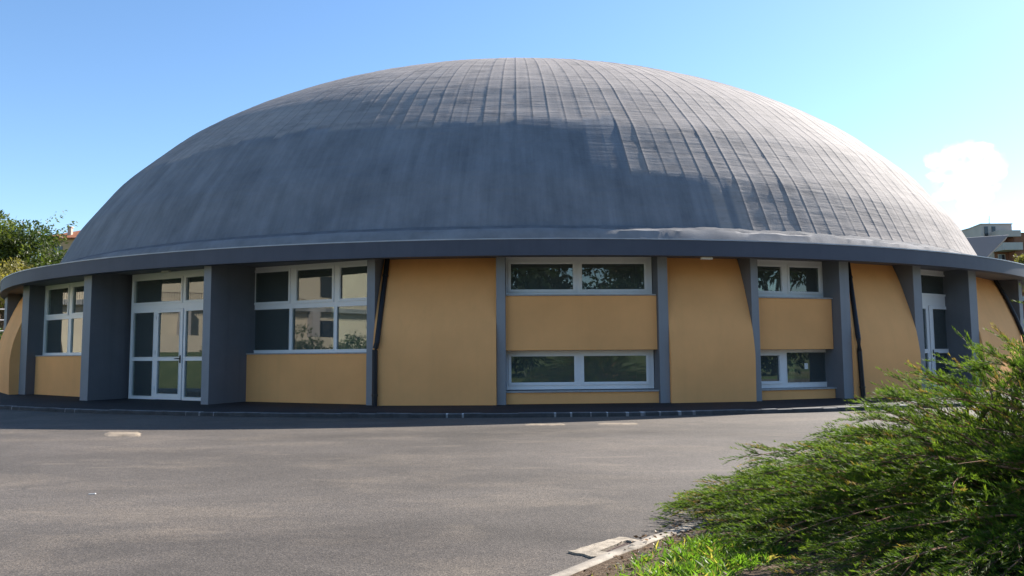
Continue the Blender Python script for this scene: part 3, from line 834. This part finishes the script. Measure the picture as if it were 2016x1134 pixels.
# spreading juniper
def juniper():
    cx, cy, gz = 4.35, -31.4, -.27; rx, ry, rz = 3.3, 3.0, 2.02
    root = empty('juniper_bush', (cx, cy, gz)); tag(root, 'large spreading juniper with feathery green sprays leaning over the bed kerb', 'shrub')
    TW = []                                   # twigs: (p0, p1, p2)
    wood = MB()
    nb = 800
    for b_ in range(nb):
        ph = rng.uniform(0, 2 * math.pi)
        if rng.random() < .35: ph = rng.uniform(math.pi * .55, math.pi * 1.55)      # towards the lot
        rho = rng.uniform(.0, 1.0) ** .62
        rho = min(1.03, rho * rng.uniform(.95, 1.06))
        zt = rz * max(0, 1 - min(rho, 1)) ** 1.15
        inner = rng.random() < .38
        k = rng.uniform(.55, .95) if inner else (rng.uniform(1.05, 1.14) if rng.random() < .13 and rho > .6 else rng.uniform(.92, 1.06))
        T = np.array([cx + rx * rho * math.cos(ph) * k, cy + ry * rho * math.sin(ph) * k, gz + .05 + zt * k])
        if b_ >= 560:                          # low skirts lying over the soil and kerb
            ph = rng.uniform(math.pi * .72, math.pi * 1.75); rho = rng.uniform(.62, 1.02)
            if cy + ry * rho * math.sin(ph) < -30.8: rho = min(rho, max(.4, (cx - 1.5) / max(.05, -rx * math.cos(ph)) if math.cos(ph) < 0 else 1.))
            T = np.array([cx + rx * rho * math.cos(ph), cy + ry * rho * math.sin(ph), gz + rng.uniform(.06, .10 + .55 * (1.05 - rho))])
        if T[1] < -30.9 and T[0] < 1.28: T[0] = 1.28 + rng.uniform(0, .5)
        B = np.array([cx + rng.normal(0, .45), cy + rng.normal(0, .4), gz])
        d = T - B; Ld = np.linalg.norm(d)
        Cn = B + d * .55 + np.array([0, 0, .16 * Ld + .05])
        ts = np.linspace(0, 1, 12)[:, None]
        Q = (1 - ts) ** 2 * B + 2 * ts * (1 - ts) * Cn + ts ** 2 * T
        Q += np.cumsum(rng.normal(0, .012, Q.shape), 0) * ts
        if Ld > .9 and b_ % 2 == 0: wood.tube([Vector(q) for q in Q], [max(.0022, .014 * (1 - .88 * t)) for t in np.linspace(0, 1, 12)], 5, False)
        seg = np.gradient(Q, axis=0); seg /= np.linalg.norm(seg, axis=1)[:, None]
        ntw = int(9 + 13 * Ld)
        for j in range(ntw):
            t = rng.uniform(.16, 1.) ** .75; x = t * 11; i = min(10, int(x)); p = Q[i] + (Q[i + 1] - Q[i]) * (x - i); sd = seg[i]
            side = np.cross(sd, [0, 0, 1]); side /= np.linalg.norm(side) + 1e-6
            s = (-1) ** j; up = np.array([0, 0, 1.])
            dd = sd * rng.uniform(.85, 1.2) + side * s * rng.uniform(.15, .6) + up * rng.normal(.30, .22); dd /= np.linalg.norm(dd)
            l = rng.uniform(.15, .36) * (1.15 - .5 * t)
            TW.append((p, dd, l, t))
        TW.append((Q[-1], seg[-1] * .9 + np.array([0, 0, -.1]), rng.uniform(.12, .26), 1.))
        if rng.random() < .3: TW.append((Q[-1], seg[-1] + rng.normal(0, .25, 3), rng.uniform(.15, .34), 1.))
    P = []; D = []; L = []; W = []; C = []
    tp = []
    for p, dd, l, t in TW:
        dd = dd / np.linalg.norm(dd)
        m_ = int(l / .0062); a = rng.uniform(0, 1, m_)
        a = np.sort(a); cur = np.stack([np.zeros(m_), np.zeros(m_), -.12 * l * a ** 2], 1)
        base = p + dd * (a * l)[:, None] + cur
        r = rng.normal(size=(m_, 3)); r -= (r @ dd)[:, None] * dd; r /= np.linalg.norm(r, axis=1)[:, None] + 1e-6
        D_ = dd + r * rng.uniform(.2, .55, m_)[:, None] + np.array([0, 0, .2]); D_ /= np.linalg.norm(D_, axis=1)[:, None]
        P.append(base); D.append(D_); ln = rng.uniform(.024, .055, m_) * (1.2 - .5 * a); L.append(ln); W.append(rng.uniform(.0036, .0062, m_))
        hue = rng.uniform(0, 1); g = rng.uniform(.7, 1.25)
        base_c = np.array([.038, .082, .018]) * (1 - hue) + np.array([.082, .128, .022]) * hue
        if rng.random() < .05: base_c = np.array([.20, .13, .05])
        tipc = np.clip(a[:, None] * 1.0 - .35, 0, 1) * np.array([[.085, .105, .008]])
        C.append(base_c * g + tipc)
    P, D, L, W, C = map(np.concatenate, (P, D, L, W, C))
    V, F, CC = blades(P, D, L, W, C)
    fo = quads_mesh('foliage', V, F, M['juniper'], root, col=CC)
    # twig wood
    V = []; F = []
    for p, dd, l, t in TW:
        if rng.random() > .55: continue
        dd = dd / np.linalg.norm(dd); s = np.cross(dd, rng.normal(size=3)); s /= np.linalg.norm(s) + 1e-6; s2 = np.cross(dd, s); w = .0028
        e = p + dd * l * .8; o_ = len(V); V += [p + s * w, p + s2 * w, p - s * w, e]; F += [(o_, o_ + 1, o_ + 3), (o_ + 1, o_ + 2, o_ + 3), (o_ + 2, o_, o_ + 3)]
    for q, tri in enumerate(F): pass
    wood.add(V, F)
    wood.build('branches', M['juniper_wood'], root)
juniper()

# ------------------------------------------------------------------ trees
def tree_mesh(seed, crown, h0, nleaf, lsize, c0, c1, clumps=60, hole=.0):
    """crown: radii (rx, ry, rz) about the origin; leaf clumps through the volume"""
    g = np.random.default_rng(seed)
    rx, ry, rz = crown
    cen = []
    while len(cen) < clumps:
        q = g.uniform(-1, 1, 3)
        if np.linalg.norm(q) < 1 and np.linalg.norm(q) > .35: cen.append(q * [rx, ry, rz] * g.uniform(.8, 1.08))
    cen = np.array(cen); cs = g.uniform(.5, 1.1, clumps) * rx * .30
    idx = g.integers(0, clumps, nleaf)
    r = g.normal(size=(nleaf, 3)); r /= np.linalg.norm(r, axis=1)[:, None]; r *= (g.uniform(0, 1, nleaf) ** .45)[:, None]
    P = cen[idx] + r * cs[idx][:, None] * [1.15, 1.15, .75]
    D = r + g.normal(0, .5, (nleaf, 3)) + [0, 0, -.3]; D /= np.linalg.norm(D, axis=1)[:, None]
    cl = g.uniform(0, 1, clumps)[idx] * .7 + g.uniform(0, 1, nleaf) * .3
    C = (np.array(c0)[None] * (1 - cl[:, None]) + np.array(c1)[None] * cl[:, None]) * g.uniform(.75, 1.25, nleaf)[:, None]
    return P, D, g.uniform(.6, 1.2, nleaf) * lsize, g.uniform(.28, .5, nleaf) * lsize, C, cen

def tree(name, x, y, zc, crown, nleaf, lsize, c0, c1, label, seed, clumps=60, trunk=.22, group=None, wisps=0):
    z0 = -.6; root = empty(name, (x, y, z0)); tag(root, label, 'tree' if 'tree' in name else 'shrub', group)
    P, D, L, W, C, cen = tree_mesh(seed, crown, 0, nleaf, lsize, c0, c1, clumps)
    if wisps:                                                     # airy shoots past the crown's outline
        g = np.random.default_rng(seed + 1); ex = []
        for _ in range(wisps):
            q = g.normal(size=3); q[2] = abs(q[2]); q /= np.linalg.norm(q); p0 = q * crown * .95
            for t in np.linspace(0, 1, 22): ex.append(p0 + q * t * crown[0] * .42 + np.array([0, 0, .3 * t]) + g.normal(0, .07, 3))
        ex = np.array(ex); n = len(ex); d = g.normal(size=(n, 3)); d /= np.linalg.norm(d, axis=1)[:, None]
        P = np.concatenate([P, ex]); D = np.concatenate([D, d]); L = np.concatenate([L, g.uniform(.6, 1.1, n) * lsize]); W = np.concatenate([W, g.uniform(.3, .45, n) * lsize]); C = np.concatenate([C, np.tile(np.array(c1)[None], (n, 1))])
    V, F, CC = blades(P + np.array([x, y, zc]), D, L, W, C)
    quads_mesh('crown', V, F, M['leaf'], root, col=CC)
    b = MB(); top = Vector((x, y, zc - crown[2] * .3)); base = Vector((x, y, z0))
    b.tube([base, base.lerp(top, .5) + Vector((.15, .1, 0)), top], [trunk, trunk * .75, trunk * .5], 8)
    for k in range(0, len(cen), max(1, len(cen) // 16)):
        e = Vector(cen[k]) + Vector((x, y, zc)); st_ = base.lerp(top, rnd.uniform(.55, .95)); b.tube([st_, st_.lerp(e, .5) + Vector((0, 0, .25)), e], [trunk * .32, trunk * .2, trunk * .06], 5)
    b.build('trunk', M['bark'], root)
p = at(2, 505, 54)
tree('tree', p.x, p.y, p.z - .7, (4.3, 4.0, 3.6), 36000, .29, (.020, .040, .010), (.105, .130, .028), 'leafy green tree with airy top beyond the left end of the eave', 5, 110, .3, None, 16)
p = at(8, 560, 46)
tree('shrub_tree', p.x, p.y, p.z, (2.0, 2.0, 1.7), 5000, .24, (.12, .11, .03), (.30, .25, .075), 'low yellowing tree showing just over the left end of the eave', 8, 40, .12)
p = at(-20, 640, 42)
tree('shrub', p.x, p.y, .9, (3.0, 2.0, 1.7), 6000, .2, (.02, .04, .01), (.05, .085, .02), 'dark green shrub behind the rail fence at the left edge', 9, 40, .08)
p = at(2018, 516, 70)
tree('tree', p.x, p.y, p.z, (.8, .8, .8), 1500, .25, (.10, .10, .03), (.22, .20, .06), 'small yellow-green tree top before the brick flats', 12, 26, .1)
# lawn strip at the left and rail fence
b = MB(); p0, p1 = at(-60, 690, 33), at(14, 690, 30)
bk = lambda x, y: lot_z(x, y) + .05 + 1.7 * min(1, max(0, (math.hypot(x, y + 0) - 27.5) / 9)) ** 1.2
tag(polar_sheet('lawn', [26.2, 27, 28.5, 30.5, 33, 36, 40], bk, M['lawn'], -122, -28, 90), kind='structure')
V = []; F = []
for k in range(61):
    for r, h in ((26.0, -.1), (26.0, .11), (26.2, .12), (26.2, -.1)):
        p = pol(-122 + 94 * k / 60, r); V.append((p.x, p.y, lot_z(p.x, p.y) + h))
for k in range(60):
    for q in range(3): F.append((4 * k + q, 4 * k + q + 1, 4 * k + q + 5, 4 * k + q + 4))
tag(quads_mesh('lawn_kerb', V, F, M['kerb'], col=np.full((len(V), 3), .5)), kind='structure')
fe = empty('rail_fence', (-28, 4, -.5)); tag(fe, 'thin grey rail fence past the left end of the hall', 'fence')
b = MB()
fa, fb = at(-90, 607, 36), at(22, 609, 40)
for z in (0, -.55, -1.1): b.tube([fa + Vector((0, 0, z)), fb + Vector((0, 0, z))], .025, 6)
b.build('rail', M['sail'], fe)
for k in range(5):
    q = fa.lerp(fb, k / 4); b = MB(); b.tube([Vector((q.x, q.y, -.6)), Vector((q.x, q.y, q.z + .05))], .04, 6); b.build('post', M['sail'], fe)

# ------------------------------------------------------------------ far buildings
def house():
    c = at(150, 470, 88); x0, x1, y0, y1 = c.x - 2.6, c.x + 9, c.y - 2, c.y + 7
    ez = at(130, 474, 88).z; rz_ = at(150, 452, 90).z
    root = empty('tiled_house', (c.x, c.y, -.6)); tag(root, 'ochre house with terracotta tiled roof and chimney behind the dome', 'house')
    b = MB(); b.box((x0, y0, -.6), (x1 - x0, 0, 0), (0, y1 - y0, 0), (0, 0, ez + .6 - .02)); b.build('wall', M['ochre'], root)
    b = MB(); o = .35; h = .14
    ring_ = [(x0 - o, y0 - o, ez), (x1 + o, y0 - o, ez), (x1 + o, y1 + o, ez), (x0 - o, y1 + o, ez)]
    rd = [(x0 + 1.6, (y0 + y1) / 2, rz_), (x1 - 1.6, (y0 + y1) / 2, rz_)]
    lo = [(x, y, z - h) for x, y, z in ring_]
    b.add(ring_ + rd + lo, [(0, 1, 5, 4), (1, 2, 5), (2, 3, 4, 5), (3, 0, 4), (0, 6, 7, 1), (1, 7, 8, 2), (2, 8, 9, 3), (3, 9, 6, 0), (9, 8, 7, 6)])
    rf = b.build('roof', M['tiles'], root)
    q = at(138, 465, 87.5); t = at(138, 446, 87.5); b = MB(); b.box((q.x - .2, q.y - .2, q.z - 1), (.4, 0, 0), (0, .4, 0), (0, 0, t.z - q.z + .85)); b.box((q.x - .27, q.y - .27, t.z - .13), (.54, 0, 0), (0, .54, 0), (0, 0, .12))
    b.build('chimney', M['chim'], rf)
    for k in range(3):
        b = MB(); b.box((x0 + 1.2 + 3.4 * k, y0 - .02, ez - 2.4), (1.1, 0, 0), (0, .05, 0), (0, 0, 1.5)); b.build('window', M['darkglass'], root)
house()

def flats():
    D_ = 95.
    a = at(1990, 458, D_); root = empty('apartment_block', (a.x + 4, a.y + 5, -.6)); tag(root, 'brown brick flats with pale rooftop storey and balconies at the right edge', 'building')
    top = a.z; x0 = at(1962, 470, D_).x
    b = MB(); b.box((at(1996, 470, D_).x, a.y, -.6), (22, 0, 0), (0, 14, 0), (0, 0, top + .6)); b.build('brick_wing', M['brick'], root)
    b = MB(); b.box((x0, a.y + 1.4, -.6), (at(1996, 470, D_).x - x0 - .02, 0, 0), (0, 12, 0), (0, 0, top - .3 + .6)); b.build('recessed_wing', M['brick'], root)
    # pale rooftop storey
    l, m_, r_ = at(1908, 446, D_ + 5), at(1931, 442, D_ + 1.5), at(1992, 447, D_ + 1.5)
    zt = m_.z; dv = Vector((l.x - m_.x, l.y - m_.y, 0))
    poly = [(m_.x, m_.y), (r_.x, r_.y), (r_.x + dv.x * 2, r_.y + dv.y * 2 + 4), (l.x, l.y + 4), (l.x, l.y)]
    b = MB(); b.plan(poly, top - 9, zt); pt = b.build('rooftop_storey', M['greywall'], root)
    b = MB(); b.plan([(x + (.08 if x > m_.x + 1 else -.08), y + (-.08 if y < l.y + 1 else .08)) for x, y in poly], zt + .003, zt + .12); b.build('parapet', M['greywall'], pt)
    for pxw in (1940.5, 1955):
        q = at(pxw, 458, D_ + 1.5); b = MB(); b.box((q.x - .2, m_.y - .07, q.z - .45), (.42, 0, 0), (0, .1, 0), (0, 0, 1.2)); b.build('window', M['darkglass'], pt)
    l2, r2 = at(1964.5, 453.5, D_), at(2008.5, 456, D_)
    b = MB(); b.box((l2.x, l2.y - .1, top - .5), (r2.x - l2.x, 0, 0), (0, 4, 0), (0, 0, l2.z - top + .5)); b.build('lift_housing', M['greywall'], root)
    for i in range(4):
        z = at(1980, 494, D_).z - 3.1 * i; q0, q1 = at(1965, 494, D_).x, at(2003, 494, D_).x
        b = MB(); b.box((q0, a.y - .9, z), (q1 - q0, 0, 0), (0, 2.2, 0), (0, 0, .22)); b.box((q0, a.y - .9, z + .222), (q1 - q0, 0, 0), (0, .12, 0), (0, 0, .68)); b.box((q0, a.y - .778, z + .222), (.12, 0, 0), (0, 2.0, 0), (0, 0, .68))
        b.build('balcony', M['balc'], root)
        w = at(1983, 505, D_); b = MB(); b.box((w.x - .45, a.y + 1.33, z - 1.5), (.9, 0, 0), (0, .08, 0), (0, 0, 1.25)); fw = b.build('window', M['balc'], root)
        b = MB(); b.box((w.x - .36, a.y + 1.31, z - 1.42), (.34, 0, 0), (0, .08, 0), (0, 0, 1.1)); b.box((w.x + .02, a.y + 1.31, z - 1.42), (.34, 0, 0), (0, .08, 0), (0, 0, 1.1)); b.build('pane', M['darkglass'], fw)
    q = at(1948.5, 443, D_ + 3); b = MB(); b.tube([(q.x, q.y, q.z - .2), (q.x, q.y, q.z + 1.15)], .03, 5); b.tube([(q.x - .14, q.y, q.z + .75), (q.x + .14, q.y, q.z + .75)], .02, 4); b.tube([(q.x - .1, q.y, q.z + .3), (q.x + .1, q.y, q.z + .3)], .02, 4); b.tube([(q.x - .17, q.y, q.z - .1), (q.x - .17, q.y, q.z + .8)], .018, 4)
    b.build('antenna', M['flash'], pt)
flats()

# ------------------------------------------------------------------ surroundings that the windows mirror
bb = empty('beige_building', (-50, -30, -.6)); tag(bb, 'sunlit beige house across the car park mirrored in the left windows', 'building')
b = MB(); b.box((-62, -62, -.6), (16, 0, 0), (0, 56, 0), (0, 0, 10.2)); b.build('wall', M['beige'], bb)
b = MB(); b.box((-45.99, -62, 4.6), (.5, 0, 0), (0, 56, 0), (0, 0, .35)); b.build('balcony', M['balc'], bb)
for k in range(9):
    y = -59 + 6 * k
    for z in (2.2, 5.9):
        b = MB(); b.box((-45.97, y, z), (.06, 0, 0), (0, 1.6, 0), (0, 0, 1.7)); b.build('window', M['darkglass'], bb)
for k in range(8):
    y = -60 + 7 * k
    b = MB(); b.box((-45.99, y, -.6), (.9, 0, 0), (0, .7, 0), (0, 0, 5.18)); b.build('pier', M['greywall'], bb)
for k in range(5):
    y = -60 + 11.2 * k
    b = MB(); b.box((-45.0, y, 5.5), (.04, 0, 0), (0, 9.5, 0), (0, 0, .05))
    for q in range(64): b.box((-45.0, y + .15 * q, 4.952), (.04, 0, 0), (0, .03, 0), (0, 0, .545))
    b.build('railing', M['iron'], bb)
bw = MB(); bw.box((-39.2, -62, -.6), (.3, 0, 0), (0, 60, 0), (0, 0, 3.0))
tag(bw.build('garden_wall', M['beige']), 'low beige garden wall on the far side of the left lawn', 'wall')
for k, (x, y, zc, cr) in enumerate(((3, -60, 6.2, (5.5, 4, 7)), (12, -61, 7.0, (5.8, 4, 7.6)), (22, -59, 6.4, (5.8, 4, 7)), (32, -53, 6.4, (6, 5, 7)), (41, -43, 6.4, (6, 5, 7)), (-7, -63, 6.6, (6, 4, 7.2)))):
    tree('evergreen_tree', x, y, zc, cr, 11000, .6, (.012, .026, .010), (.03, .055, .016), 'dark evergreen tree behind the photographer, mirrored in the windows', 30 + k, 50, .3, 'evergreen trees behind the car park')
for k, (x, y) in enumerate(((-29.5, -34), (-30, -29.5), (-31, -25), (-30.5, -38.5))):
    tree('shrub', x, y, 1.5, (2.2, 2.2, 1.5), 3500, .2, (.03, .055, .015), (.09, .12, .03), 'rounded green shrub on the left lawn, mirrored in the three-light window', 50 + k, 30, .06, 'shrubs on the left lawn')

# ------------------------------------------------------------------ cloud
cc_ = at(1895, 352, 620)
g = np.random.default_rng(4); V = []; F = []
import bmesh
bm = bmesh.new()
lumps = [(1850, 318, 26), (1878, 305, 26), (1905, 300, 26), (1932, 300, 27), (1950, 325, 28), (1925, 345, 36), (1890, 340, 34), (1960, 340, 20), (1900, 375, 26), (1930, 385, 24), (1870, 372, 18), (1835, 312, 13), (1905, 405, 20), (1850, 383, 14)]
for _ in range(34):
    a_ = g.uniform(0, 6.28); lumps.append((1903 + 66 * math.cos(a_) * g.uniform(.8, 1.1), 345 + 52 * math.sin(a_) * g.uniform(.8, 1.1), g.uniform(5, 11)))
for px_, py_, r_ in lumps:
    p = at(px_, py_, 620 + g.uniform(-12, 12)) - cc_; r = r_ * 620 / FPX
    bmesh.ops.create_icosphere(bm, subdivisions=2, radius=r * .92, matrix=Matrix.Translation(p) @ Matrix.Diagonal((1, 1, .9, 1)))
me = bpy.data.meshes.new('cloud'); bm.to_mesh(me); bm.free(); me.materials.append(M['cloud'])
cl = bpy.data.objects.new('cloud', me); cl.location = cc_; COL.objects.link(cl)
rm = cl.modifiers.new('join', 'REMESH'); rm.mode = 'VOXEL'; rm.voxel_size = 1.2
tx_ = bpy.data.textures.new('billow', 'CLOUDS'); tx_.noise_scale = 6.; tx_.noise_depth = 5
dm_ = cl.modifiers.new('billow', 'DISPLACE'); dm_.texture = tx_; dm_.texture_coords = 'LOCAL'; dm_.strength = 9.; dm_.mid_level = .42
tag(cl, 'single bright white cloud low in the sky beside the dome', 'cloud')

# ------------------------------------------------------------------ light
EL, AZ = 36.4, 52.35                                  # azimuth from +Y towards +X
S_ = Vector((math.cos(rad(EL)) * math.sin(rad(AZ)), math.cos(rad(EL)) * math.cos(rad(AZ)), math.sin(rad(EL))))
sd = bpy.data.lights.new('sun', 'SUN'); sd.energy = 5.0; sd.angle = rad(.53); sd.color = (1, .93, .84)
so = bpy.data.objects.new('sun', sd); COL.objects.link(so); so.rotation_euler = (-S_).to_track_quat('-Z', 'Y').to_euler()
w = bpy.data.worlds.new('World'); sc.world = w; w.use_nodes = True
nt = w.node_tree; nt.nodes.clear()
sk = nt.nodes.new('ShaderNodeTexSky'); sk.sky_type = 'NISHITA'; sk.sun_disc = False
sk.sun_elevation = rad(EL); sk.sun_rotation = rad(AZ); sk.altitude = 100; sk.air_density = 1.0; sk.dust_density = .22; sk.ozone_density = 3.0
bg = nt.nodes.new('ShaderNodeBackground'); bg.inputs[1].default_value = .088
wo = nt.nodes.new('ShaderNodeOutputWorld'); hs_ = nt.nodes.new('ShaderNodeHueSaturation'); hs_.inputs['Saturation'].default_value = 1.09; nt.links.new(sk.outputs[0], hs_.inputs['Color']); nt.links.new(hs_.outputs[0], bg.inputs[0]); nt.links.new(bg.outputs[0], wo.inputs[0])
sc.view_settings.view_transform = 'Standard'; sc.view_settings.look = 'None'; sc.view_settings.exposure = 1.37; sc.view_settings.gamma = 1
sc.cycles.max_bounces = 16; sc.cycles.diffuse_bounces = 5; sc.cycles.glossy_bounces = 5; sc.cycles.transmission_bounces = 6; sc.cycles.transparent_max_bounces = 12; sc.cycles.volume_bounces = 16
sc.cycles.volume_step_rate = 1.0
